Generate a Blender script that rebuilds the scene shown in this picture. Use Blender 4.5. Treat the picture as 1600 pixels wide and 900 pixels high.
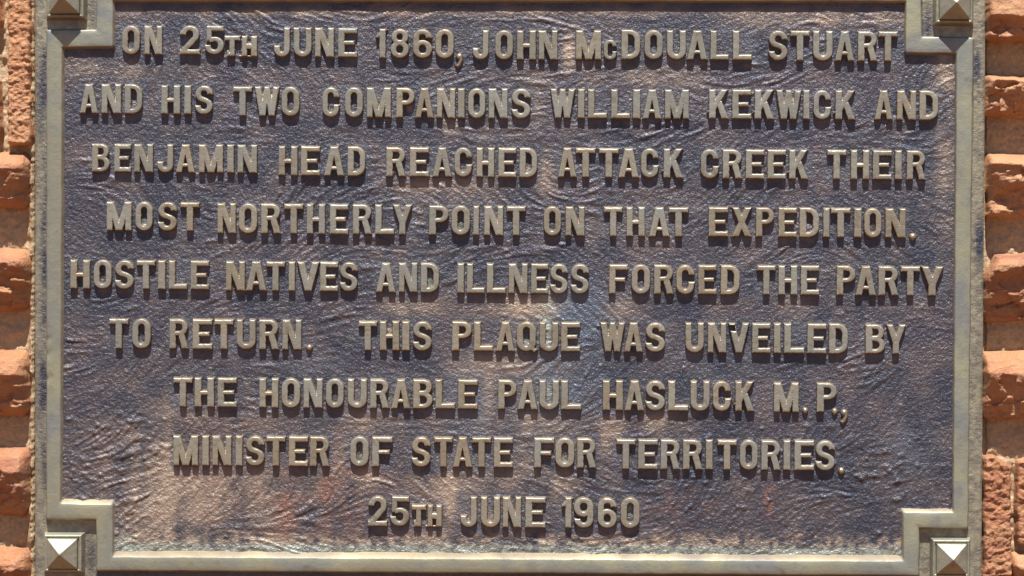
import bpy, math, random
import numpy as np

# ---------------------------------------------------------------- scale
S = 0.0006                       # one unit of the plaque drawing in metres
CX, CY = 800.0, 450.0            # drawing coordinate of the world origin (x right, y down)
def W(x, y, h):                  # drawing (x, y, height off the plate) -> world
    return ((x - CX) * S, -h * S, (CY - y) * S)

scene = bpy.context.scene
for o in list(bpy.data.objects):
    bpy.data.objects.remove(o)

# ---------------------------------------------------------------- camera
CAMX, CAMY, CAMD = 960.0, 500.0, 4000.0
cd = bpy.data.cameras.new("camera"); cam = bpy.data.objects.new("camera", cd)
scene.collection.objects.link(cam)
cam.location = W(CAMX, CAMY, CAMD)
cam.rotation_euler = (math.radians(90), 0, 0)
cd.sensor_width = 36; cd.lens = 36 * CAMD / 1600.0
cd.shift_x = (800 - CAMX) / 1600.0
cd.shift_y = (CAMY - 450) / 1600.0
cd.clip_start = 0.05; cd.clip_end = 400
scene.camera = cam
scene.render.resolution_x = 1024; scene.render.resolution_y = 576

# ---------------------------------------------------------------- light
SUN_EL = math.radians(67.0)
wd = bpy.data.worlds.new("World"); scene.world = wd; wd.use_nodes = True
nt = wd.node_tree; nt.nodes.clear()
wo = nt.nodes.new("ShaderNodeOutputWorld"); bg = nt.nodes.new("ShaderNodeBackground")
sky = nt.nodes.new("ShaderNodeTexSky"); sky.sky_type = 'NISHITA'; sky.sun_disc = False
sky.sun_elevation = SUN_EL; sky.sun_rotation = math.radians(180)
sky.air_density = 0.8; sky.dust_density = 0.3; sky.ozone_density = 1.5
bg.inputs[1].default_value = 0.05
nt.links.new(sky.outputs[0], bg.inputs[0]); nt.links.new(bg.outputs[0], wo.inputs[0])
sl = bpy.data.lights.new("sun", 'SUN'); sl.energy = 5.0; sl.angle = math.radians(0.5)
sl.color = (1.0, 0.965, 0.91)
sun = bpy.data.objects.new("sun", sl); scene.collection.objects.link(sun)
# light travels +Y (into the wall) and down, square to the wall
sun.rotation_euler = (math.radians(90) - SUN_EL, 0, 0)
sun.location = (0, -2, 4)
vs = scene.view_settings
vs.view_transform = 'Standard'; vs.look = 'None'; vs.exposure = 0.85; vs.gamma = 1.0

# ---------------------------------------------------------------- helpers
rng = np.random.RandomState(7)
random.seed(7)
col = scene.collection

def vnoise(x, y, seed):
    r = np.random.RandomState(seed); N = 256
    L = r.rand(N, N)
    xi = np.floor(x).astype(int); yi = np.floor(y).astype(int)
    fx = x - xi; fy = y - yi
    fx = fx*fx*fx*(fx*(fx*6-15)+10); fy = fy*fy*fy*(fy*(fy*6-15)+10)
    a = L[yi % N, xi % N]; b = L[yi % N, (xi+1) % N]
    c = L[(yi+1) % N, xi % N]; d = L[(yi+1) % N, (xi+1) % N]
    return (a*(1-fx)+b*fx)*(1-fy) + (c*(1-fx)+d*fx)*fy - 0.5
def fbm(x, y, seed, octv=4, gain=0.5):
    s = 0; a = 1.0
    for i in range(octv):
        s = s + a*vnoise(x*2**i + 13.7*i, y*2**i + 5.1*i, seed+i); a *= gain
    return s
def cells(x, y, seed):
    """faceted noise: each voronoi cell is a tilted plane"""
    r = np.random.RandomState(seed); N = 64
    jx = r.rand(N, N); jy = r.rand(N, N); hv = r.rand(N, N)-.5; gx = r.rand(N, N)-.5; gy = r.rand(N, N)-.5
    xi = np.floor(x).astype(int); yi = np.floor(y).astype(int)
    best = np.full(x.shape, 9.0); out = np.zeros(x.shape)
    for dy in (-1, 0, 1):
        for dx in (-1, 0, 1):
            a = (yi+dy) % N; b = (xi+dx) % N
            px = xi+dx+jx[a, b]; py = yi+dy+jy[a, b]
            d = (x-px)**2+(y-py)**2
            v = hv[a, b] + gx[a, b]*(x-px)*1.4 + gy[a, b]*(y-py)*1.4
            m = d < best; best = np.where(m, d, best); out = np.where(m, v, out)
    return out
def sstep(a, b, x):
    t = np.clip((x-a)/(b-a), 0, 1); return t*t*(3-2*t)

def mesh_np(name, verts, faces, smooth=True):
    me = bpy.data.meshes.new(name)
    n = len(verts); m = len(faces); k = faces.shape[1]
    me.vertices.add(n); me.vertices.foreach_set("co", np.asarray(verts, np.float32).ravel())
    me.loops.add(m*k); me.loops.foreach_set("vertex_index", np.asarray(faces, np.int32).ravel())
    me.polygons.add(m); me.polygons.foreach_set("loop_start", np.arange(0, m*k, k, dtype=np.int32))
    me.polygons.foreach_set("use_smooth", np.full(m, smooth, dtype=bool))
    me.update(calc_edges=True)
    return me
def grid_mesh(name, xs, ys, H, keep=None, origin=(CX, CY)):
    """height sheet over drawing coordinates; xs ascending, ys ascending (down)"""
    X, Y = np.meshgrid(xs, ys)
    V = np.stack([(X-origin[0])*S, -H*S, (origin[1]-Y)*S], -1).reshape(-1, 3)
    ny, nx = X.shape
    idx = np.arange(nx*ny).reshape(ny, nx)
    F = np.stack([idx[1:, :-1], idx[1:, 1:], idx[:-1, 1:], idx[:-1, :-1]], -1).reshape(-1, 4)
    if keep is not None:
        k = keep.ravel()
        fm = k[F].any(1); F = F[fm]
        used = np.zeros(len(V), bool); used[F.ravel()] = True
        remap = np.cumsum(used)-1; V = V[used]; F = remap[F]
        return mesh_np(name, V, F), used
    return mesh_np(name, V, F), None
def add_attr(me, name, arr):
    a = me.attributes.new(name, 'FLOAT', 'POINT'); a.data.foreach_set("value", arr.astype(np.float32).ravel())
def link(name, me, mat=None, parent=None, loc=(0, 0, 0)):
    o = bpy.data.objects.new(name, me); col.objects.link(o)
    if mat is not None and me is not None and not me.materials: me.materials.append(mat)
    o.location = loc
    if parent is not None: o.parent = parent
    return o
def empty(name, loc, label=None, cat=None):
    o = bpy.data.objects.new(name, None); col.objects.link(o); o.location = loc
    o.empty_display_size = .05
    if label: o['label'] = label
    if cat: o['category'] = cat
    return o

# ---------------------------------------------------------------- materials
class M:
    def __init__(s, name):
        s.m = bpy.data.materials.new(name); s.m.use_nodes = True
        s.t = s.m.node_tree; s.t.nodes.clear()
        s.out = s.n("ShaderNodeOutputMaterial"); s.b = s.n("ShaderNodeBsdfPrincipled")
        s.l(s.b.outputs[0], s.out.inputs[0])
        s.pos = s.n("ShaderNodeNewGeometry").outputs['Position']
    def n(s, t): return s.t.nodes.new(t)
    def l(s, a, b): s.t.links.new(a, b)
    def noise(s, scale, detail=4, rough=.55, stretch=(1, 1, 1), dist=0):
        mp = s.n("ShaderNodeMapping"); mp.inputs['Scale'].default_value = stretch
        s.l(s.pos, mp.inputs[0])
        t = s.n("ShaderNodeTexNoise"); t.inputs['Scale'].default_value = scale
        t.inputs['Detail'].default_value = detail; t.inputs['Roughness'].default_value = rough
        t.inputs['Distortion'].default_value = dist
        s.l(mp.outputs[0], t.inputs['Vector']); return t.outputs[0]
    def ramp(s, v, pts):
        r = s.n("ShaderNodeValToRGB"); e = r.color_ramp.elements
        while len(e) < len(pts): e.new(.5)
        for q, (p, c) in zip(e, pts):
            q.position = p; q.color = (c, c, c, 1) if not isinstance(c, tuple) else (*c, 1)
        s.l(v, r.inputs[0]); return r.outputs[0]
    def math(s, op, a, b=None):
        n = s.n("ShaderNodeMath"); n.operation = op
        for i, v in enumerate((a, b)):
            if v is None: continue
            if isinstance(v, (int, float)): n.inputs[i].default_value = v
            else: s.l(v, n.inputs[i])
        return n.outputs[0]
    def mix(s, f, a, b):
        n = s.n("ShaderNodeMix"); n.data_type = 'RGBA'
        for k, v in ((0, f), (6, a), (7, b)):
            if isinstance(v, tuple): n.inputs[k].default_value = (*v, 1)
            elif isinstance(v, (int, float)): n.inputs[k].default_value = v
            else: s.l(v, n.inputs[k])
        return n.outputs[2]
    def attr(s, name):
        n = s.n("ShaderNodeAttribute"); n.attribute_name = name; return n.outputs['Fac']
    def bump(s, h, dist, strength=1.0, prev=None):
        n = s.n("ShaderNodeBump"); n.inputs['Distance'].default_value = dist; n.inputs['Strength'].default_value = strength
        s.l(h, n.inputs['Height'])
        if prev is not None: s.l(prev, n.inputs['Normal'])
        return n.outputs[0]
    def done(s, color, rough, metal=0.0, normal=None, spec=None, coat=None):
        b = s.b
        for k, v in (('Base Color', color), ('Roughness', rough), ('Metallic', metal), ('Specular IOR Level', spec)):
            if v is None: continue
            if isinstance(v, tuple): b.inputs[k].default_value = (*v, 1)
            elif isinstance(v, (int, float)): b.inputs[k].default_value = v
            else: s.l(v, b.inputs[k])
        if coat: b.inputs['Coat Weight'].default_value = coat[0]; b.inputs['Coat Roughness'].default_value = coat[1]
        if normal is not None: s.l(normal, b.inputs['Normal'])
        return s.m

def mat_letters():
    m = M("worn bronze relief")
    n1 = m.noise(30, 4); n2 = m.noise(600, 3); n3 = m.noise(9, 3); n4 = m.noise(120, 4, dist=.5)
    c = m.mix(m.ramp(n1, [(.35, 0.), (.65, 1.)]), (.345, .335, .27), (.295, .295, .265))
    c = m.mix(m.ramp(n3, [(.42, 0.), (.62, .6)]), c, (.34, .27, .175))
    c = m.mix(m.ramp(n4, [(.6, 0.), (.72, .55)]), c, (.30, .34, .30))
    c = m.mix(m.ramp(n4, [(.33, .45), (.42, 0.)]), c, (.19, .15, .10))
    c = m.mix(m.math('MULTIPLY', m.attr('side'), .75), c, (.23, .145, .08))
    oi = m.n("ShaderNodeObjectInfo").outputs['Random']
    hs_ = m.n("ShaderNodeHueSaturation"); m.l(m.math('ADD', m.math('MULTIPLY', oi, .2), .88), hs_.inputs['Value']); m.l(c, hs_.inputs['Color']); c = hs_.outputs[0]
    bp = m.bump(n2, .00035, .55); bp = m.bump(n4, .0012, .45, bp)
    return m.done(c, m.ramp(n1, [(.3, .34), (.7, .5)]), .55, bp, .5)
def mat_border():
    m = M("smooth bronze border")
    n1 = m.noise(17, 6, .6, dist=.9); n2 = m.noise(900, 3); n3 = m.noise(6, 3); n4 = m.noise(110, 6, .65)
    c = m.mix(m.ramp(n1, [(.38, 0.), (.62, 1.)]), (.36, .355, .245), (.205, .222, .225))
    c = m.mix(m.ramp(n3, [(.4, 0.), (.65, .6)]), c, (.275, .255, .175))
    c = m.mix(m.ramp(n4, [(.58, 0.), (.75, .6)]), c, (.18, .155, .135))
    c = m.mix(m.math('MULTIPLY', m.attr('side'), .6), c, (.25, .17, .10))
    bp = m.bump(n2, .0003, .45); bp = m.bump(n4, .0016, .35, bp)
    return m.done(c, m.math('ADD', m.ramp(n1, [(.3, .46), (.7, .6)]), m.math('MULTIPLY', m.attr('side'), .2)), .5, bp, .5)
def mat_stud():
    m = M("polished bronze stud")
    n1 = m.noise(40, 4); n2 = m.noise(900, 3)
    c = m.mix(m.ramp(n1, [(.38, 0.), (.62, 1.)]), (.34, .33, .255), (.275, .265, .205))
    n5 = m.noise(140, 5, .6); c = m.mix(m.ramp(n5, [(.52, 0.), (.7, .6)]), c, (.2, .165, .12))
    bp = m.bump(n2, .0003, .4); bp = m.bump(n5, .0014, .4, bp)
    return m.done(c, m.ramp(n5, [(.3, .45), (.7, .6)]), .5, bp, .5)
def mat_plate():
    m = M("dark patinated bronze field")
    n1 = m.noise(14, 5); n2 = m.noise(700, 4, .65); n3 = m.noise(45, 5, .6); n4 = m.noise(260, 4, .6); nv = m.noise(5, 3)
    c = m.mix(m.ramp(n1, [(.4, 0.), (.62, 1.)]), (.044, .053, .082), (.080, .074, .098))
    c = m.mix(m.ramp(n3, [(.45, 0.), (.7, .75)]), c, (.052, .061, .084))
    c = m.mix(m.math('MULTIPLY', m.ramp(n4, [(.45, 0.), (.72, .8)]), .5), c, (.125, .108, .108))
    g = m.ramp(n4, [(.25, .78), (.65, 1.)])
    c = m.mix(m.math('MULTIPLY', m.attr("tan"), g), c, (.40, .315, .24))
    c = m.mix(m.math('MULTIPLY', m.attr("red"), g), c, (.25, .135, .105))
    c = m.mix(m.math('MULTIPLY', m.attr("blue"), g), c, (.115, .14, .185))
    c = m.mix(m.math('MULTIPLY', m.attr("green"), g), c, (.34, .38, .33))
    c = m.mix(m.attr("rim"), c, m.mix(m.ramp(n4, [(.35, 0.), (.6, 1.)]), (.29, .262, .185), (.345, .32, .235)))
    bp = m.bump(n2, .0004, .8); n6 = m.noise(430, 3, .6, dist=.8); bp = m.bump(n6, .0006, .8, bp)
    bp2 = m.bump(n4, .0018, .75, bp)
    for q in (bp.node, bp2.node): m.l(m.math('SUBTRACT', .85, m.math('MULTIPLY', m.attr('rim'), .6)), q.inputs['Strength'])
    bp = bp2
    rg = m.ramp(n2, [(.35, .33), (.65, .48)])
    rg = m.math('ADD', rg, m.math('MULTIPLY', m.math('ADD', m.attr('rim'), m.attr('tan')), .12))
    return m.done(c, rg, .55, bp, .75)
def mat_brick(tint=0):
    m = M("red sandstone brick")
    n1 = m.noise(18, 5); n2 = m.noise(160, 5, .65); n3 = m.noise(900, 4, .6); n4 = m.noise(30, 4, .5, (1, 1, 3))
    c = m.mix(m.ramp(n1, [(.35, 0.), (.65, 1.)]), (.45, .19, .08), (.51, .265, .14))
    c = m.mix(m.ramp(n4, [(.45, 0.), (.68, .7)]), c, (.36, .12, .07))
    c = m.mix(m.ramp(n2, [(.5, 0.), (.75, .6)]), c, (.56, .31, .20))
    c = m.mix(m.ramp(n3, [(.3, .35), (.42, 0.)]), c, (.22, .09, .06))
    oi = m.n("ShaderNodeObjectInfo").outputs['Random']
    c = m.mix(m.math('MULTIPLY', oi, .45), c, (.50, .27, .13))
    hs_ = m.n("ShaderNodeHueSaturation"); m.l(m.math('ADD', m.math('MULTIPLY', oi, .2), .84), hs_.inputs['Value']); m.l(c, hs_.inputs['Color']); c = hs_.outputs[0]
    bp = m.bump(n3, .0014, .7); bp = m.bump(n2, .005, .8, bp)
    return m.done(c, .62, 0, bp, .45)
def mat_mortar():
    m = M("sandy mortar")
    n1 = m.noise(30, 4); n2 = m.noise(300, 5, .7); n3 = m.noise(1100, 3)
    c = m.mix(m.ramp(n1, [(.35, 0.), (.65, 1.)]), (.42, .295, .175), (.50, .36, .23))
    c = m.mix(m.ramp(n2, [(.5, 0.), (.68, .7)]), c, (.58, .45, .28))
    c = m.mix(m.ramp(n2, [(.3, .7), (.42, 0.)]), c, (.20, .12, .08))
    bp = m.bump(n3, .0012, .6); bp = m.bump(n2, .004, .6, bp)
    return m.done(c, .85, 0, bp, .25)
def mat_ground():
    m = M("red earth")
    n1 = m.noise(3, 5); n2 = m.noise(60, 5)
    c = m.mix(n1, (.16, .072, .032), (.20, .095, .045))
    bp = m.bump(n2, .02, .6)
    return m.done(c, .95, 0, bp, .1)
LET, BOR, STU, PLA, BRI, MOR, GRO = mat_letters(), mat_border(), mat_stud(), mat_plate(), mat_brick(), mat_mortar(), mat_ground()

# ---------------------------------------------------------------- ground (in front of the wall, lights the undersides)
gm = bpy.data.meshes.new("ground")
gm.from_pydata([(-150, 60, 0), (-150, -200, 0), (150, -200, 0), (150, 60, 0)], [], [(0, 1, 2, 3)])
g = link("ground", gm, GRO, loc=(0, 0, -1.25)); g['kind'] = 'structure'

# ---------------------------------------------------------------- brick wall
wall = empty("brick_wall", W(800, 450, -60), "red rock-faced brick wall with deep sandy joints behind the bronze plaque", "wall")
wx, wy, wz = wall.location
MZ = -19.0
def wp(me, name, mat):           # place a world-built mesh under the wall empty
    o = link(name, me, mat, wall, loc=(-wx, -wy, -wz)); return o
xs = np.concatenate([np.arange(-300, -40, 12.), np.arange(-40, 62, 1.6), np.arange(62, 1528, 60.), np.arange(1528, 1640, 1.6), np.arange(1640, 1901, 12.)])
ys = np.arange(-160, 1060, 2.4)
X, Y = np.meshgrid(xs, ys)
H = MZ + 2.5*fbm(X/14, Y/14, 31, 4, .6)*2 + 3*fbm(X/60, Y/60, 41, 2)
lf = sstep(38, 50, X + 5*fbm(Y/26, X*0+3, 55, 3)) * (X < 200)
grit = fbm(X/3.3, Y/3.3, 61, 3, .7)
H = H + lf*(15 + 4*grit)
H = np.where((X > 62) & (X < 1528), MZ - 2, H)
H = np.where((X >= 52) & (X <= 62), np.minimum(H, -8), H)
H = np.where((X > 1531) & (X < 1543.5), -60, H); H = np.where((X > 51) & (X < 55), -34, H)
me, _ = grid_mesh("mortar", xs, ys, H)
wp(me, "mortar", MOR)
# solid wall body behind the joints, cut in one box
def box_mesh(name, x0, y0, x1, y1, h0, h1):
    v = [W(x, y, h) for h in (h0, h1) for (x, y) in ((x0, y0), (x1, y0), (x1, y1), (x0, y1))]
    f = [(0, 1, 2, 3), (7, 6, 5, 4), (0, 4, 5, 1), (1, 5, 6, 2), (2, 6, 7, 3), (3, 7, 4, 0)]
    me = bpy.data.meshes.new(name); me.from_pydata(v, [], f); me.update(); return me
wp(box_mesh("wall_core", -300, -160, 1900, 1060, -400, -22), "wall_core", MOR)

def brick(x0, y0, x1, y1, ridge=34, rpos=.25, hb=4, na=1.0, seed=0, vert=False, cut=None, soft=8, tops=0.0):
    pad = 6
    xs = np.arange(x0-pad, x1+pad+.1, 1.8 if x1-x0 < 90 else 2.2); ys = np.arange(y0-pad, y1+pad+.1, 1.8)
    X, Y = np.meshgrid(xs, ys)
    Xw = X + 3.5*fbm(X/30, Y/22, seed+5, 3); Yw = Y + 4.5*fbm(X/34, Y/30, seed+9, 3)
    v = (Yw-y0)/(y1-y0)
    if vert:
        prof = ridge*(1 + 0*v)
        prof = prof + na*(2.8*fbm(X/12, Y/7, seed, 5, .72) + 1.6*cells(X/7, Y/5, seed+3) + 4*fbm(X/60, Y/50, seed+2, 2))
    else:
        up = MZ*.4 + (ridge-MZ*.4)*np.sqrt(np.clip(v/rpos, 0, 1))*1.0
        dn = ridge + (hb-ridge)*np.clip((v-rpos)/(1-rpos), 0, 1)**.85
        prof = np.minimum(up, dn)
        nz = sstep(rpos*.75, rpos*1.3, v)
        prof = prof + na*(nz*(12*fbm(X/40, Y/22, seed, 4, .5) + 6*cells(X/26, Y/15, seed+3) + 1.2*cells(X/8, Y/5, seed+13) + 1.3*fbm(X/7, Y/4, seed+17, 3, .65)) + (1-nz)*(1.4*fbm(X/40, Y/9, seed+4, 4) + .8*fbm(X/6, Y/5, seed+6, 2)))
    # distance to the outline, rounded corners
    cx, cy, hx, hy = (x0+x1)/2, (y0+y1)/2, (x1-x0)/2, (y1-y0)/2
    r = soft
    qx = np.abs(Xw-cx)-(hx-r); qy = np.abs(Yw-cy)-(hy-r)
    sd = np.hypot(np.maximum(qx, 0), np.maximum(qy, 0)) + np.minimum(np.maximum(qx, qy), 0) - r
    if cut:
        for (px, py, nx_, ny_) in cut: sd = np.maximum(sd, (Xw-px)*nx_ + (Yw-py)*ny_)
    e = np.clip(-sd/soft, 0, 1)
    edge = np.sqrt(np.clip(1-(1-e)**2, 0, 1))
    H = MZ-6 + (prof-(MZ-6))*edge
    me, _ = grid_mesh("brick", xs, ys, np.where(sd > 0, MZ-8, H), keep=(sd < 1.5))
    return wp(me, "brick", BRI)
# left of the plaque
brick(11, -120, 50, 229, ridge=6, na=.95, seed=101, vert=True, soft=5)
brick(-270, -120, 2, 40, ridge=6, na=.9, seed=111, vert=True, soft=6)
brick(-270, 118, 1, 226, ridge=6, na=.9, seed=121, vert=True, soft=6)
brick(-260, 238, 47, 326, ridge=32, rpos=.30, hb=2, na=.75, seed=131, soft=18)
brick(-240, 388, 50, 487, ridge=30, rpos=.22, hb=0, na=1.2, seed=142, soft=18)
brick(-265, 546, 46, 652, ridge=32, rpos=.36, hb=2, na=1.0, seed=151, soft=18)
brick(-235, 699, 47, 806, ridge=33, rpos=.36, hb=4, na=.8, seed=161, soft=18)
brick(-255, 855, 49, 960, ridge=30, rpos=.24, hb=0, na=1.1, seed=171, soft=18)
# right of the plaque
brick(1540.5, -60, 1840, 64, ridge=34, rpos=.70, hb=14, na=1.2, seed=201, soft=6)
brick(1539, 118, 1830, 183, ridge=29, rpos=.17, hb=8, na=1.25, seed=211, soft=6)
brick(1542.5, 238, 1850, 341, ridge=31, rpos=.20, hb=1, na=1.05, seed=221, soft=6)
brick(1537.5, 395, 1835, 503, ridge=33, rpos=.20, hb=2, na=.9, seed=231, soft=7, cut=[(1556, 395, -.90, -.43)])
brick(1535.5, 548, 1845, 655, ridge=33, rpos=.33, hb=5, na=.75, seed=241, soft=6)
brick(1536, 712, 1582, 905, ridge=9, na=1.0, seed=251, vert=True, soft=5, cut=[(1556, 714, .55, -.83)])
brick(1587, 716, 1652, 852, ridge=9, na=1.1, seed=261, vert=True, soft=5)
brick(1536, 912, 1575, 1000, ridge=8, na=.9, seed=271, vert=True, soft=5)
brick(1581, 862, 1800, 960, ridge=22, rpos=.22, hb=3, na=1.1, seed=281, soft=7)

# ---------------------------------------------------------------- plaque
plaque = empty("memorial_plaque", W(800, 450, -14),
               "cast bronze memorial plaque with nine lines of raised lettering and a stepped border", "plaque")
px_, py_, pz_ = plaque.location
def pp(me, name, mat):
    return link(name, me, mat, plaque, loc=(-px_, -py_, -pz_))
HB = 7.6                           # relief of border and letters

# border centre outlines (drawing coordinates, clockwise from the upper left step)
OUT = [(152, -22), (1438, -20), (1439, 59), (1519, 60), (1511, 824.5), (1435, 824), (1434.5, 898.5), (153, 890.5), (152, 811), (74.5, 810.5), (74.5, 48), (152, 47.5)]
INN = [(177.5, 1.5), (1415, 2.5), (1414.5, 83), (1494, 84), (1488.5, 800), (1410.5, 799.5), (1411, 876), (177.5, 869), (176.5, 787.5), (95.5, 786), (98.5, 74), (177.5, 73.5)]
def poly_sd(px, py, P):
    P = np.array(P, float); d = np.full(px.shape, 1e9); ins = np.zeros(px.shape, bool)
    n = len(P)
    for i in range(n):
        a = P[i]; b = P[(i+1) % n]
        ex, ey = b-a; wx_, wy_ = px-a[0], py-a[1]
        t = np.clip((wx_*ex+wy_*ey)/(ex*ex+ey*ey), 0, 1)
        d = np.minimum(d, np.hypot(wx_-ex*t, wy_-ey*t))
        c = ((a[1] > py) != (b[1] > py))
        with np.errstate(divide='ignore', invalid='ignore'):
            xi = ex*(py-a[1])/(ey if ey != 0 else 1e-9)+a[0]
        ins ^= c & (px < xi)
    return np.where(ins, -d, d)

# word table: letters, their left and right edges, top and baseline of the word (drawing units)
WORDS = [
 ("ON", [(191,220),(226,255)], 40, 87), ("25", [(281,314),(320,352)], 40, 87), ("th", [(351,377),(378,403)], 55, 90),
 ("JUNE", [(428,454),(459,488),(492,523),(528,559)], 43, 91), ("1860", [(587,604),(610,640),(645,676),(680,710)], 45, 93), (",", [(711,724)], 82, 107),
 ("JOHN", [(738,764),(773,802),(807,838),(841,872)], 47, 95), ("M", [(899,940)], 47, 95), ("c", [(943,965)], 62, 95), ("DOUALL", [(970,1001),(1006,1036),(1041,1072),(1072,1106),(1109,1139),(1144,1175)], 47, 95),
 ("STUART", [(1200,1232),(1234,1265),(1269,1301),(1303,1335),(1339,1371),(1371,1402)], 48, 97),
 ("AND", [(125,155),(159,191),(195,224)], 131, 179), ("HIS", [(252,283),(288,300),(305,335)], 133, 180), ("TWO", [(364,395),(398,438),(440,469)], 135, 183),
 ("COMPANIONS", [(504,533),(539,568),(573,612),(619,649),(648,679),(682,712),(715,727),(731,759),(763,794),(799,831)], 137, 186),
 ("WILLIAM", [(859,899),(902,914),(918,949),(954,985),(988,1001),(1003,1034),(1038,1077)], 139, 187),
 ("KEKWICK", [(1107,1139),(1143,1174),(1178,1210),(1211,1252),(1254,1265),(1270,1300),(1304,1337)], 140, 188), ("AND", [(1365,1395),(1400,1431),(1435,1466)], 141, 189),
 ("BENJAMIN", [(144,173),(179,206),(210,241),(246,272),(275,306),(311,350),(355,367),(371,403)], 225, 271), ("HEAD", [(435,466),(470,501),(506,539),(543,572)], 228, 276),
 ("REACHED", [(603,635),(640,671),(675,707),(710,740),(744,773),(778,807),(811,840)], 230, 278), ("ATTACK", [(871,902),(899,931),(935,967),(965,999),(1001,1031),(1036,1068)], 231, 279),
 ("CREEK", [(1094,1125),(1128,1160),(1164,1194),(1198,1228),(1232,1263)], 233, 281), ("THEIR", [(1291,1322),(1328,1358),(1362,1393),(1397,1409),(1415,1446)], 234, 282),
 ("MOST", [(167,207),(212,240),(247,279),(282,313)], 315, 362), ("NORTHERLY", [(340,370),(373,403),(408,440),(444,475),(479,509),(515,545),(551,582),(586,617),(613,645)], 318, 367),
 ("POINT", [(670,702),(705,735),(739,749),(756,787),(791,822)], 321, 369), ("ON", [(849,877),(883,914)], 322, 370), ("THAT", [(943,973),(978,1008),(1013,1047),(1044,1076)], 323, 371),
 ("EXPEDITION", [(1106,1138),(1142,1175),(1180,1210),(1215,1245),(1248,1280),(1285,1296),(1297,1329),(1333,1346),(1349,1377),(1382,1415)], 324, 372), (".", [(1420,1432)], 364, 376),
 ("HOSTILE", [(110,142),(147,176),(180,212),(214,244),(247,260),(264,294),(298,328)], 406, 453), ("NATIVES", [(353,384),(384,418),(416,446),(451,462),(464,500),(500,529),(531,561)], 408, 456),
 ("AND", [(587,619),(623,653),(657,687)], 410, 458), ("ILLNESS", [(714,726),(729,758),(760,791),(794,825),(829,857),(859,889),(891,922)], 411, 460),
 ("FORCED", [(951,981),(986,1016),(1021,1053),(1056,1087),(1090,1120),(1125,1156)], 413, 461), ("THE", [(1182,1212),(1215,1246),(1250,1280)], 414, 462),
 ("PARTY", [(1306,1337),(1335,1369),(1371,1404),(1406,1437),(1437,1474)], 415, 463),
 ("TO", [(171,202),(207,237)], 497, 546), ("RETURN", [(265,296),(301,333),(335,366),(370,401),(405,437),(441,472)], 498, 547), (".", [(478,489)], 538, 549),
 ("THIS", [(560,590),(593,625),(628,641),(645,677)], 501, 549), ("PLAQUE", [(706,738),(740,771),(774,805),(807,840),(842,873),(876,907)], 502, 550),
 ("WAS", [(937,977),(974,1005),(1008,1041)], 503, 551), ("UNvEILED", [(1070,1100),(1105,1135),(1137,1171),(1174,1204),(1208,1220),(1224,1257),(1260,1291),(1294,1325)], 504, 553), ("BY", [(1351,1383),(1383,1415)], 506, 554),
 ("THE", [(271,302),(304,336),(340,371)], 589, 637), ("HONOURABLE", [(405,436),(440,470),(474,505),(509,538),(543,574),(578,609),(611,642),(645,677),(680,712),(715,747)], 591, 639),
 ("PAUL", [(778,808),(808,841),(842,874),(876,909)], 593, 641), ("HASLUCK", [(941,974),(975,1007),(1008,1041),(1043,1076),(1078,1109),(1113,1144),(1148,1179)], 594, 643),
 ("M", [(1208,1248)], 597, 645), (".", [(1253,1263)], 636, 647), ("P", [(1275,1308)], 597, 645), (".", [(1299,1309)], 637, 649), (",", [(1312,1325)], 638, 663),
 ("MINISTER", [(271,311),(316,328),(332,363),(368,380),(384,416),(416,447),(451,482),(484,516)], 680, 729), ("OF", [(547,577),(581,614)], 681, 730), ("STATE", [(643,675),(678,708),(707,739),(737,768),(771,802)], 682, 731),
 ("FOR", [(834,866),(867,898),(901,932)], 683, 732), ("TERRITORIES", [(962,993),(996,1028),(1031,1063),(1066,1098),(1102,1114),(1120,1151),(1155,1184),(1188,1220),(1223,1235),(1240,1272),(1273,1306)], 686, 735), (".", [(1309,1320)], 730, 742),
 ("25", [(575,606),(609,641)], 774, 823), ("th", [(643,667),(668,691)], 787, 824), ("JUNE", [(719,746),(751,782),(785,815),(820,853)], 775, 825), ("1960", [(877,894),(896,928),(933,964),(969,1000)], 776, 826),
]

# plate
x0, x1, y0, y1 = 54., 1537., -50., 921.
gx = np.linspace(x0, x1, 830); gy = np.linspace(y0, y1, 544)
X, Y = np.meshgrid(gx, gy)
dxp = gx[1]-gx[0]; dyp = gy[1]-gy[0]
theta = 2.0*fbm(X/230, Y/150, 301, 3) - .15
ux, uy = np.cos(theta), np.sin(theta)
wn = rng.rand(*X.shape)
def samp(A, x, y):
    i = np.clip(np.rint((y-y0)/dyp).astype(int), 0, A.shape[0]-1); j = np.clip(np.rint((x-x0)/dxp).astype(int), 0, A.shape[1]-1)
    return A[i, j]
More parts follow.
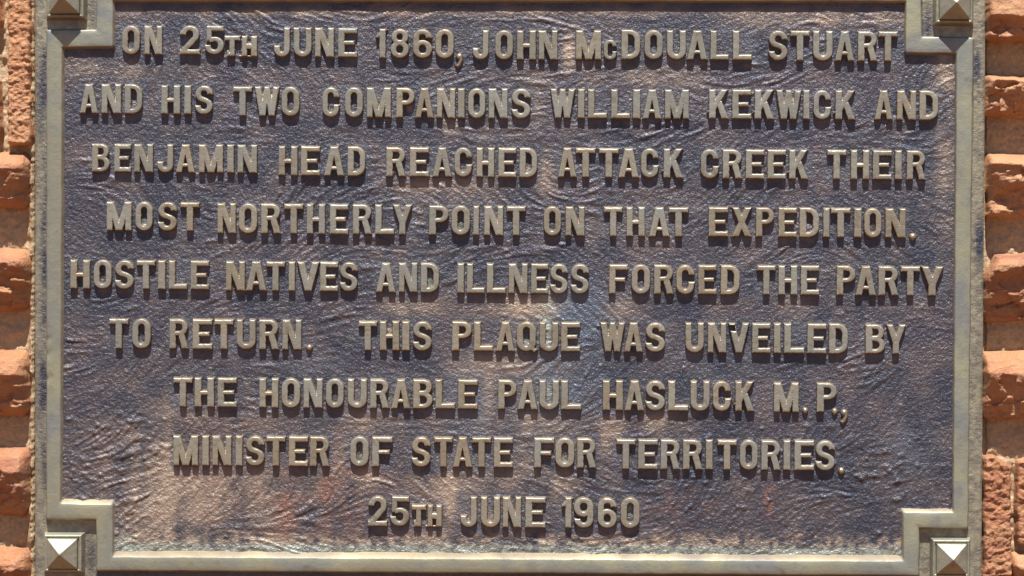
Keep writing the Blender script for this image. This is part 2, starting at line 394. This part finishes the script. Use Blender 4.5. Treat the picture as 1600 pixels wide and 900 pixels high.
# blurred noise so ridges are about 3-4 units wide
def blur(A, k=1):
    for _ in range(k):
        A = (np.roll(A, 1, 0)+2*A+np.roll(A, -1, 0))/4; A = (np.roll(A, 1, 1)+2*A+np.roll(A, -1, 1))/4
    return A
wn = blur(wn, 1)
def lic(A, L):
    acc = A.copy(); n = 1
    for sgn in (1, -1):
        px, py = X.copy(), Y.copy()
        for k in range(L):
            px = px + sgn*samp(ux, px, py)*1.8; py = py + sgn*samp(uy, px, py)*1.8
            acc += samp(A, px, py); n += 1
    return acc/n
li = lic(wn, 9); li = (li-li.mean())/li.std()
li2 = lic(blur(rng.rand(*X.shape), 5), 9); li2 = (li2-li2.mean())/li2.std()
amp = np.clip(.55 + 1.2*fbm(X/90, Y/70, 331, 3), .2, 1.1)
tmask = np.zeros(X.shape)
for (w_, ex_, t_, b_) in WORDS:
    for (a_, c_) in ex_:
        qx = np.maximum(np.maximum(a_-X, X-c_), 0); qy = np.maximum(np.maximum(t_-Y, Y-b_), 0)
        if t_ < 2000: 
            sl_ = (slice(max(int((t_-30-y0)/dyp), 0), int((b_+30-y0)/dyp)), slice(max(int((a_-30-x0)/dxp), 0), int((c_+30-x0)/dxp)))
            tmask[sl_] = np.maximum(tmask[sl_], np.exp(-(qx[sl_]**2+qy[sl_]**2)/6.5**2))
amp = amp + .2*sstep(640, 730, Y)*(1-sstep(480, 640, X))
fieldH = amp*(1-.35*tmask)*(.50*np.where(li > 0, li*1.15, li*.6) + .12*li2) + .16*fbm(X/45, Y/30, 341, 4, .55) + .14*blur(rng.randn(*X.shape), 1)
# little casting pimples
for _ in range(330):
    u = rng.rand()
    if u < .45: bx, by = rng.uniform(105, 260), rng.uniform(640, 860)
    elif u < .8: bx, by = rng.uniform(1050, 1485), rng.uniform(660, 800)
    else: bx, by = rng.uniform(100, 1490), rng.uniform(90, 860)
    r = rng.uniform(1.6, 4.0); hh = rng.uniform(.6, 2.1)
    j0, j1 = int((bx-12-x0)/dxp), int((bx+12-x0)/dxp); i0, i1 = int((by-12-y0)/dyp), int((by+12-y0)/dyp)
    i0 = max(i0, 0); j0 = max(j0, 0)
    sx, sy = X[i0:i1, j0:j1], Y[i0:i1, j0:j1]
    fieldH[i0:i1, j0:j1] += hh*np.exp(-(((sx-bx)/(r*rng.uniform(1, 1.7)))**2+((sy-by)/r)**2))
sdo = poly_sd(X, Y, OUT); sdi = poly_sd(X, Y, INN)
rim = sstep(-2, 2, sdo)
inner = sdi < 0
rimH = -3.2 + .26*fbm(X/6, Y/4, 351, 3, .7) + .10*blur(rng.randn(*X.shape), 1)
Hf = np.where(rim > .5, rimH, fieldH*sstep(0, 6, -sdi))
# casting fillet along the foot of the lower border
Hf += 2.2*np.exp(-np.clip(-sdi, 0, 99)/3.5)*(sdi < 0)*(Y > 700)
ed = np.minimum(np.minimum(X-x0, x1-X - (Y-450)*-.0045*0), np.minimum(Y-y0, y1-Y))
Hf = Hf - 1.2*(1-sstep(0, 3, ed))
me, _ = grid_mesh("back_plate", gx, gy, Hf)
co = np.empty(len(me.vertices)*3, np.float32); me.vertices.foreach_get('co', co); co = co.reshape(-1, 3)
co[:, 0] += (-(Y-450)*.0070*((X-x0)/(x1-x0))*S).ravel(); me.vertices.foreach_set('co', co.ravel()); me.update()
def G(cx, cy, rx, ry): return np.exp(-(((X-cx)/rx)**2+((Y-cy)/ry)**2))
nzA = np.clip(.55+1.6*fbm(X/40, Y/40, 361, 5, .6), 0, 1.3); nzV = np.clip(.5+1.8*fbm(X/16, Y/150, 371, 4), 0, 1.4); nzF = np.clip(.5+1.5*fbm(X/9, Y/9, 381, 4, .6), 0, 1.3)
tan = 0
for (a, b, c, d, k) in [(835, 478, 62, 28, 1.), (780, 590, 80, 70, .45), (1000, 655, 40, 22, .6), (700, 775, 45, 60, .6), (850, 740, 70, 50, .65),
                        (810, 640, 60, 60, .5), (890, 80, 16, 30, .7), (1030, 122, 75, 18, .5), (700, 195, 26, 18, .6), (690, 285, 70, 14, .5), (755, 255, 20, 50, .3),
                        (955, 685, 16, 30, .7), (640, 20, 560, 6, .45), (1310, 30, 140, 14, .5), (1475, 130, 18, 70, .6), (1478, 260, 14, 80, .4), (330, 775, 140, 70, .75), (560, 640, 60, 40, .3),
                        (250, 720, 60, 80, .35), (330, 640, 80, 60, .25), (160, 110, 80, 14, .4), (970, 490, 30, 40, .3), (640, 480, 40, 16, .5), (1240, 470, 30, 20, .3), (850, 275, 12, 40, .45),
                        (840, 165, 20, 50, .4), (1000, 350, 100, 30, .2), (700, 330, 50, 40, .2), (570, 730, 60, 40, .5)]:
    tan = tan + k*G(a, b, c, d)
def spot(a, L_):
    for (x_, y_, rx_, ry_, k_) in L_: a = a + k_*G(x_, y_, rx_, ry_)
    return a
nzS = np.clip(.6+1.1*fbm(X/26, Y/190, 377, 3), .15, 1.3)
tan = tan*(.35*nzA+.65*nzS)*1.5*(1-.45*tmask) + .85*np.exp(-((Y-848+((X-800)*-.005))/14)**2)*nzF*inner + .12*nzA
red = .75*G(475, 785, 110, 62)*nzA + .95*G(1203, 782, 10, 26)*nzF*1.3 + .25*G(330, 700, 60, 60) + .3*G(1060, 790, 60, 30)*nzF + .10*np.clip(nzA-.6, 0, 1)
green = .95*np.exp(-((Y-860-((X-800)*.0055))/8.5)**2)*(.35+.75*nzF)*inner*1.3 + .5*G(860, 462, 26, 30)*nzF + .5*G(852, 520, 8, 30) + .45*G(190, 845, 20, 14) + .25*G(460, 505, 200, 10)*nzF*0
nzS = np.clip(.6+1.1*fbm(X/26, Y/190, 377, 3), .15, 1.3)
blue = .45*tmask*np.clip(nzA, .2, 1) + 1.3*G(905, 480, 42, 45) + .8*G(760, 640, 60, 60)*nzS + .8*G(880, 600, 60, 60)*nzS + .7*G(1428, 690, 34, 44)*nzA + .6*G(915, 555, 30, 70)*nzV + .5*G(1150, 560, 90, 30)*nzA + .4*G(500, 580, 120, 30)*nzA + .35*G(890, 750, 40, 60)*nzV*0
rm = rim*np.clip(.80+.4*(nzF-.5), 0, 1)
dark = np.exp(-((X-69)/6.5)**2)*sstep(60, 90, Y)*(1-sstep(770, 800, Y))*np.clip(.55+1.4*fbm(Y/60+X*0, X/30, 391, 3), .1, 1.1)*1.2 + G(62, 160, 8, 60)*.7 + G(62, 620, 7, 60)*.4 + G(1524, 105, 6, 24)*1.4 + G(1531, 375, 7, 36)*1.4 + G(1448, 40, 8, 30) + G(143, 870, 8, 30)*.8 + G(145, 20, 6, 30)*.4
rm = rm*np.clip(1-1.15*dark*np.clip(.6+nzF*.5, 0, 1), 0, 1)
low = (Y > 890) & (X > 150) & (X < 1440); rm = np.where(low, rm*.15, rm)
green = spot(green, [(857,513,6,16,.9),(857,612,6,12,.9),(824,538,7,7,.8),(226,352,6,7,.8),(161,446,6,7,.7),(985,795,5,12,.6),(719,352,6,5,.5),(880,718,6,9,.6),(672,440,5,12,.7)])
tan = spot(tan, [(733,812,5,5,1.),(766,809,5,12,1.),(609,515,5,6,.9),(826,265,6,6,1.),(206,168,5,6,.9),(640,170,5,6,.6),(1292,85,4,10,.8),(1045,85,5,10,.7),(857,538,5,5,.9)])
for nm, A in (("tan", tan), ("red", red), ("green", green), ("blue", blue), ("rim", rm)):
    add_attr(me, nm, np.clip(A, 0, 1)*(1 if nm == "rim" else (1-rim)))
pp(me, "back_plate", PLA)
# thickness of the plate: a rounded edge band round the sheet
def ring_mesh(name, loops):
    """loops: list of (N,3) world point arrays forming a swept closed band"""
    n = len(loops[0]); V = np.concatenate(loops); F = []
    for k in range(len(loops)-1):
        for i in range(n):
            j = (i+1) % n; F.append((k*n+i, k*n+j, (k+1)*n+j, (k+1)*n+i))
    return mesh_np(name, V, np.array(F))
def dens(P, step=5.):
    out = []; n = len(P)
    for i in range(n):
        a = np.array(P[i], float); b = np.array(P[(i+1) % n], float); m = max(1, int(np.hypot(*(b-a))/step))
        for k in range(m): out.append(a+(b-a)*k/m)
    return np.array(out)
def wob(P, a, seed, sc=14):
    return P + np.stack([vnoise(P[:, 0]/sc, P[:, 1]/sc, seed), vnoise(P[:, 0]/sc+50, P[:, 1]/sc, seed+1)], 1)*a
rc = [(x0, y0), (x1+3, y0), (x1-2.5, y1), (x0-1, y1)]
def inset_rect(d): return dens([(x0+d, y0+d), (x1+3.5-d, y0+d), (x1-3.3-d, y1-d), (x0+d, y1-d)], 6)
def L3(P, h): return np.stack([(P[:, 0]-CX)*S, -np.full(len(P), h)*S, (CY-P[:, 1])*S], 1)
edge = ring_mesh("plate_edge", [L3(inset_rect(0.), -4.2), L3(inset_rect(-.3), -4.8), L3(inset_rect(-.5), -6), L3(inset_rect(-.3), -13.5)])
e_o = pp(edge, "plate_edge", BOR)

# border strip: bevelled section swept round the stepped outline
def offset(P, ds):
    """offset each edge i of polygon P outward by ds[i] and re-intersect"""
    P = np.array(P, float); n = len(P); L = []
    area = .5*sum(P[i][0]*P[(i+1) % n][1]-P[(i+1) % n][0]*P[i][1] for i in range(n))
    sg = 1 if area > 0 else -1
    for i in range(n):
        a, b = P[i], P[(i+1) % n]; t = (b-a)/np.hypot(*(b-a)); nn = np.array([t[1], -t[0]])*sg
        L.append((a+nn*ds[i], t))
    R = []
    for i in range(n):
        (p, u), (q, v) = L[i-1], L[i]
        A = np.array([[u[0], -v[0]], [u[1], -v[1]]]); s = np.linalg.solve(A, q-p); R.append(p+u*s[0])
    return R
def same(P, k): return offset(P, [k]*12)
innd = [2.4, 2.2, 2.6, 1.8, 5.5, 3, 8.5, 3, 6.5, 3.0, 2.6, 3.]  # foot of the inner bevel, one value per side
def cnt(P, ref):
    """densify with the same counts per side as ref"""
    out = []; n = 12
    for i in range(n):
        a = np.array(P[i]); b = np.array(P[(i+1) % n]); ra = np.array(ref[i]); rb = np.array(ref[(i+1) % n])
        m = max(2, int(np.hypot(*(rb-ra))/4))
        for k in range(m): out.append(a+(b-a)*k/m)
    return np.array(out)
def inn_foot(f): return offset(INN, [-d*f for d in innd])
secs = [(same(OUT, 2.8), -4.5), (same(OUT, 2.2), -2.2), (same(OUT, .4), HB-1.6), (same(OUT, -.5), HB-.4), (same(OUT, -1.8), HB), (same(OUT, -8), HB+.25),
        (same(INN, 8), HB+.25), (same(INN, 1.8), HB), (same(INN, .5), HB-.35), (inn_foot(.15), HB-1.5), (inn_foot(.75), 1.3), (inn_foot(1.), 0.3), (inn_foot(1.1), -1.5)]
loops = []
for k, (P, h) in enumerate(secs):
    D = cnt(P, OUT); a = 1.0 if k in (1, 2, 3, 8, 9, 10) else (1.4 if k in (0, 11, 12) else .5)
    D = wob(D, a, 401+0*k, 22); D = wob(D, a*.35, 431+k, 6)
    hv = h + .25*vnoise(D[:, 0]/40, D[:, 1]/40, 409)
    if 2 <= k <= 4:      # nicks on the outer left edge
        for (nx_, ny_, nr) in ((75, 530, 3.5), (75, 553, 4.5), (75, 592, 4), (480, 889, 5), (1222, 896, 4)):
            g_ = np.exp(-((D[:, 0]-nx_)**2+(D[:, 1]-ny_)**2)/nr**2); hv = hv-2.4*g_
    loops.append(np.stack([(D[:, 0]-CX)*S, -hv*S, (CY-D[:, 1])*S], 1))
b_me = ring_mesh("border", loops)
nl = len(loops[0]); sa = np.concatenate([np.full(nl, 1. if k in (0, 1, 10, 11, 12) else .7 if k in (2, 9) else 0.) for k in range(len(loops))]); add_attr(b_me, 'side', sa)
bo = pp(b_me, "border", BOR)
bv = [0]  # keep the edges of the section crisp
try:
    b_me.shade_smooth()
except Exception:
    pass

# corner studs, each a rimmed square with a pyramid cap
def stud(cx, cy, w=30.5, rot=0.0):
    def sq(r, h, n=6):
        P = []
        for i, (a, b) in enumerate((((-1, -1), (1, -1)), ((1, -1), (1, 1)), ((1, 1), (-1, 1)), ((-1, 1), (-1, -1)))):
            for k in range(n):
                t = k/n; P.append((a[0]+(b[0]-a[0])*t, a[1]+(b[1]-a[1])*t))
        P = np.array(P)*r
        return np.stack([P[:, 0]*S, -np.full(len(P), h)*S, -P[:, 1]*S], 1)
    L = [sq(w+1.6, -4.5), sq(w+.3, 2), sq(w-1.2, 9.5), sq(w-2.0, 11.8), sq(w-3.0, 12.8), sq(w-4.6, 13.), sq(w-5.6, 12.4), sq(w-6.0, 10.5), sq(w-6.4, 10.3), sq(w-7., 10.5), sq(w-7.2, 19.9), sq(w-7.5, 20.6), sq(w-9, 20.6)]
    me = ring_mesh("stud", L)
    for p in me.polygons: p.use_smooth = False
    o = link("stud", me, STU, plaque, loc=((cx-CX)*S-px_, -py_, (CY-cy)*S-pz_))
    o.rotation_euler = (0, rot, 0)
    r0 = w-7.7
    V = [(-r0, -20.3, r0), (r0, -20.3, r0), (r0, -20.3, -r0), (-r0, -20.3, -r0), (-r0+.6, -21.3, r0-.6), (r0-.6, -21.3, r0-.6), (r0-.6, -21.3, -r0+.6), (-r0+.6, -21.3, -r0+.6),
         (-.9, -39.6, .9), (.9, -39.6, .9), (.9, -39.6, -.9), (-.9, -39.6, -.9)]
    F = []
    for k in (0, 4):
        for i in range(4): j = (i+1) % 4; F.append((k+i, k+4+i, k+4+j, k+j))
    F.append((8, 11, 10, 9))
    pm = bpy.data.meshes.new("pyramid_cap"); pm.from_pydata([(a*S, b*S, c*S) for a, b, c in V], [], F); pm.update()
    c = link("pyramid_cap", pm, STU, o)
    for q_, wd_ in ((c, .9), (o, .35)):
        bv_ = q_.modifiers.new('worn edges', 'BEVEL'); bv_.width = wd_*S; bv_.segments = 3; bv_.limit_method = 'ANGLE'; bv_.angle_limit = math.radians(15)
    return o
R_ = -0.0058
for (cx, cy) in ((104.5, -.5), (1489.6, 8.5), (101, 863.5), (1484.6, 871.5)):
    stud(cx, cy, rot=-R_)

# ---------------------------------------------------------------- lettering
HH = 47.5
def dbox(X, Y, x0, y0, x1, y1): return np.maximum(np.maximum(x0-X, X-x1), np.maximum(y0-Y, Y-y1))
def ddiag(X, Y, xt, xb, w, y0=0, y1=HH, wb=None):
    wb = w if wb is None else wb
    def side(xa, xbm, s):    # line from (xbm,y0) to (xa,y1)
        dx, dy = xa-xbm, y1-y0; L = math.hypot(dx, dy)
        return s*((X-xbm)*dy-(Y-y0)*dx)/L
    return np.maximum(np.maximum(side(xt+w/2, xb+wb/2, 1), side(xt-w/2, xb-wb/2, -1)), np.maximum(y0-Y, Y-y1))
def dpath(X, Y, P, w):
    P = np.array(P, float); best = np.full(X.shape, 1e9); arc = np.zeros(X.shape); s0 = 0; n = len(P)-1
    for i in range(n):
        a, b = P[i], P[i+1]; e = b-a; L = math.hypot(*e)
        if L < 1e-6: continue
        t = ((X-a[0])*e[0]+(Y-a[1])*e[1])/L
        tc = np.clip(t, None if False else (-1e9 if i == 0 else 0), (1e9 if i == n-1 else L))
        d = np.hypot(X-a[0]-e[0]*tc/L, Y-a[1]-e[1]*tc/L)
        tr = np.clip(t, 0, L); dr = np.hypot(X-a[0]-e[0]*tr/L, Y-a[1]-e[1]*tr/L)
        m = dr < best
        best = np.where(m, dr, best); arc = np.where(m, s0+tc, arc)
        perp = d if i == 0 else np.where(m, d, perp)
        s0 += L
    return np.maximum(perp-w/2, np.maximum(-arc, arc-s0))
def darc(cx, cy, rx, ry, a0, a1, n=18, p=1.0):
    R = []
    for k in range(n+1):
        a = math.radians(a0+(a1-a0)*k/n); c, s = math.cos(a), math.sin(a)
        R.append((cx+rx*math.copysign(abs(c)**p, c), cy+ry*math.copysign(abs(s)**p, s)))
    return R
def dring(X, Y, cx, cy, hx, hy, r, w):
    qx = np.abs(X-cx)-(hx-r); qy = np.abs(Y-cy)-(hy-r)
    sd = np.hypot(np.maximum(qx, 0), np.maximum(qy, 0))+np.minimum(np.maximum(qx, qy), 0)-r
    return np.abs(sd)-w/2
s = 11.7; hs = 10.8
def glyph(ch, X, Y):
    H = HH; B = lambda *a: dbox(X, Y, *a); D = lambda *a, **k: ddiag(X, Y, *a, **k); P = lambda p, w=s: dpath(X, Y, p, w)
    mn = lambda *a: np.minimum.reduce(a)
    if ch == 'I': return B(0, 0, 12, H), 12
    if ch == 'L': return mn(B(0, 0, s, H), B(0, 0, 31, hs)), 31
    if ch == 'E': return mn(B(0, 0, s, H), B(0, 0, 31, hs), B(0, H-hs, 31, H), B(0, 19.2, 27, 28.4)), 31
    if ch == 'F': return mn(B(0, 0, s, H), B(0, H-hs, 31, H), B(0, 18.2, 27, 27.6)), 31
    if ch == 'H': return mn(B(0, 0, s, H), B(31-s, 0, 31, H), B(0, 18.2, 31, 27.8)), 31
    if ch == 'T': return mn(B(15.5-s/2, 0, 15.5+s/2, H), B(0, H-hs, 31, H)), 31
    if ch == 'N': return mn(B(0, 0, 10.4, H), B(20.8, 0, 31.2, H), D(6.3, 24.9, 12.4)), 31.2
    if ch == 'M': return mn(B(0, 0, 10.6, H), B(28.6, 0, 39.2, H), D(6.2, 19.6, 11.2), D(33, 19.6, 11.2)), 39.2
    if ch == 'W': return mn(D(5.4, 12.8, 10.8, wb=10), D(19.8, 12.8, 9, wb=10), D(19.8, 26.8, 9, wb=10), D(34.2, 26.8, 10.8, wb=10)), 39.6
    if ch == 'V': return mn(D(5.8, 17, 11.6, wb=11), D(28.2, 17, 11.6, wb=11)), 34
    if ch == 'v': return mn(np.maximum(D(5.8, 17, 11.6, wb=11), -B(-3, 35.8, 13-.2*(H-36), 41.2)), D(28.2, 17, 11.6, wb=11)), 34
    if ch == 'A': return mn(D(15, 5.6, 10.5, wb=11.2), D(17, 26.4, 10.5, wb=11.2), np.maximum(B(6, 8.6, 26, 17.2), -9e9)), 32
    if ch == 'X': return mn(D(6, 27, 12), D(27, 6, 12)), 33
    if ch == 'Y': return mn(D(6, 16.6, 11.6, y0=17, wb=11.6), D(27.2, 16.6, 11.6, y0=17, wb=11.6), B(16.6-s/2, 0, 16.6+s/2, 24)), 33.2
    if ch == 'K': return mn(B(0, 0, s, H), D(25.6, 3, 12.4, y0=10.), np.maximum(D(8, 26, 12.4), Y-30)), 32
    if ch == 'O' or ch == '0': return dring(X, Y, 15.2, H/2, 9.7, H/2-5.3, 9.7, 11), 30.4
    if ch == 'Q': return mn(dring(X, Y, 15.2, H/2, 9.7, H/2-5.3, 9.7, 11), P([(17.5, 12), (30, .5)], 8.5)), 32
    if ch == 'C':
        p = [(24.8, 30.2), (24.8, 32.4)]+darc(15, 32.4, 9.8, 9.8, 0, 180)+darc(15, 15, 9.8, 9.8, 180, 360)+[(24.8, 15), (24.8, 22.)]
        return mn(P(p, 10.8), B(22, 15.5, 31.2, 22.)), 30.6
    if ch == 'U': return P([(5.5, H), (5.5, 15.2)]+darc(15.4, 15.2, 9.9, 9.9, 180, 360)+[(25.3, 15.2), (25.3, H)], 11), 30.8
    if ch == 'J': return P([(21.5, H), (21.5, 13.8)]+darc(13.6, 13.6, 8, 8.3, 0, -180)+[(5.6, 13.8), (5.6, 20)], 11), 27
    if ch == 'D': return mn(B(0, 0, s, H), P([(3, H-4.9), (14, H-4.9)]+darc(13.4, H-16.5, 11.5, 11.6, 90, 0, 10)+darc(13.4, 16.5, 11.5, 11.6, 0, -90, 10)+[(3, 4.9)], 10.4)), 30.2
    if ch == 'P': return mn(B(0, 0, s, H), P([(3, H-4.9), (15.5, H-4.9)]+darc(16, 33.2, 9.5, 9.4, 90, -90, 14)+[(15.5, 23.8), (3, 23.8)], 10)), 30.8
    if ch == 'R': return mn(B(0, 0, s, H), P([(3, H-4.9), (15.5, H-4.9)]+darc(16, 33.6, 9.5, 9., 90, -90, 14)+[(15.5, 24.6), (3, 24.6)], 10), np.maximum(D(12.5, 26., 11.8), Y-29.6)), 31.6
    if ch == 'B': return mn(B(0, 0, s, H), P([(3, H-4.8), (15, H-4.8)]+darc(15.2, 34.2, 8.9, 8.6, 90, -90, 12)+[(3, 25.6)], 9.6),
                            P([(3, 24), (15, 24)]+darc(15.2, 14.4, 10.2, 9.6, 90, -90, 12)+[(3, 4.8)], 9.8)), 30.4
    if ch == 'S':
        p = [(25.4, 31.5)]+darc(15.6, 33.4, 9.9, 8.8, 0, 243, 16)+darc(15.4, 14.4, 10.1, 9.1, 63, -180, 16)+[(5.3, 16.6)]
        return P(p, 10.8), 31
    if ch == '1': return mn(B(5.5, 0, 16.5, H), np.maximum(D(14, 1.5, 11, y0=31, y1=46), -X)), 17
    if ch == '2':
        p = [(5.6, 30.5)]+darc(15.6, 32.4, 10, 9.9, 180, -38, 16)+[(7, 8), (4, 5)]
        return mn(P(p, 10.8), B(0, 0, 32, hs)), 32
    if ch == '5':
        p = [(7, 24)]+darc(15.8, 15.4, 10.3, 10.2, 118, -180, 18)+[(5.5, 18.)]
        return mn(B(3, H-hs, 31, H), B(3, 21, 12.5, H), P(p, 10.6)), 32
    if ch == '8': return mn(dring(X, Y, 15.3, 34.0, 8.8, 8.4, 8.4, 10.2), dring(X, Y, 15.3, 15.0, 9.9, 9.8, 9.8, 10.6)), 30.6
    if ch in '69':
        if ch == '9': X = 30.6-X; Y = H-Y
        q = [(24.8, 31.2), (24.8, 32.6)]+darc(15.2, 32.6, 9.7, 9.6, 0, 180)+[(5.5, 14)]
        return np.minimum(dpath(X, Y, q, 10.8), dring(X, Y, 15.4, 15.6, 9.9, 10.2, 9.9, 10.8)), 30.6
    if ch == 't': return mn(B(0, 25, 27, 35.5), B(8, 0, 18, 35), B(4, 0, 9, 12)), 27
    if ch == 'h': return mn(B(0, 0, 9.8, 35.5), B(14.6, 0, 25.6, 35.5), B(0, 11.5, 25, 24)), 25.6
    if ch == '.': return np.hypot(X-6, Y-6)-6, 12
    if ch == ',':
        return mn(np.hypot(X-7, Y-19)-6, np.maximum(P([(9.5, 19), (9.5, 12), (7, 6), (2, 1.5)], 7.5), -9e9)), 13.5
    raise ValueError(ch)
cache = {}
def glyph_mesh(ch):
    if ch in cache: return cache[ch]
    step = .55
    top = {'t': 36, 'h': 36, '.': 12, ',': 26}.get(ch, HH)
    _, w = glyph(ch, np.zeros((1, 1)), np.zeros((1, 1)))
    xs = np.arange(-3, w+3.2, step); ys = np.arange(-3, top+3.2, step)
    X, Y = np.meshgrid(xs, -ys[::-1])      # drawing y runs down
    Yu = -Y
    sd = glyph(ch, X, Yu)[0] - .25
    sd = sd + .45*fbm(X/5, Yu/5, 501+ord(ch), 3)       # cast, slightly soft outline
    t = -sd
    gy_, gx_ = np.gradient(sd); g2 = gy_**2/(gy_**2+gx_**2+1e-9)
    dr = 1.25 + 1.35*blur(g2, 1)
    h = np.where(t < dr, t/dr, 1.0)
    k = .13
    full = 7.4 if ch not in '.,' else 6.2
    tt = t/dr
    # smooth shoulder
    sm = np.clip(.5+.5*(tt-1)/k, 0, 1); h = tt*(1-sm)+1*sm - k*sm*(1-sm)
    h = np.where(tt < 0, tt*1.0, h)
    hgt = full*h + .28*np.clip((t-dr)/3, 0, 1)
    hgt = hgt + .18*fbm(X/7, Yu/7, 533+ord(ch), 3)*(t > dr)
    if ch in '.,': hgt = full*np.sqrt(np.clip(1-(1-np.clip(t/5.6, 0, 1))**2, 0, 1))-.6+np.minimum(t, 0)*3
    if ch == 'h':
        low = dbox(X, Yu, -13, 0, 26, 4.5); hgt = np.maximum(hgt, 3.2*np.clip(-low/1.4, -.5, 1))
    hgt = np.maximum(hgt, -2.0)
    me, used = grid_mesh("letter", xs, -ys[::-1], hgt, keep=(hgt > -1.4), origin=(0, 0))
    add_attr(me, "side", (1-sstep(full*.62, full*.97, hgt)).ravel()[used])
    cache[ch] = (me, w, top); return cache[ch]

kind_of = lambda c: "full_stop" if c == '.' else "comma" if c == ',' else "numeral" if c.isdigit() else "letter"
nlet = 0
for (w, ex, top, base) in WORDS:
    wc = (ex[0][0]+ex[-1][1])/2
    for ch, (a, b) in zip(w, ex):
        g_ = 'C' if ch == 'c' else ch
        me, gw, gt = glyph_mesh(g_)
        nat = {'C': 32.5, 'S': 32.5}.get(g_, gw)
        sx = (b-a)/nat; sy = (base-top)/gt
        xc = a; yb = base + (.5*(a+b)-wc)*.0072*(0 if len(w) == 1 else 1)
        # measured on the raised face: bring it back to the foot of the letter as seen by the camera
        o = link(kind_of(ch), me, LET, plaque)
        o.location = ((xc-CX)*S-px_, -py_+random.uniform(-.0001, .0001), (CY-yb)*S-pz_)
        o.scale = (sx, random.uniform(.97, 1.04), sy)
        o.rotation_euler = (0, .0072+random.uniform(-.006, .006), 0)
        nlet += 1
print("letters", nlet, "glyph meshes", len(cache))
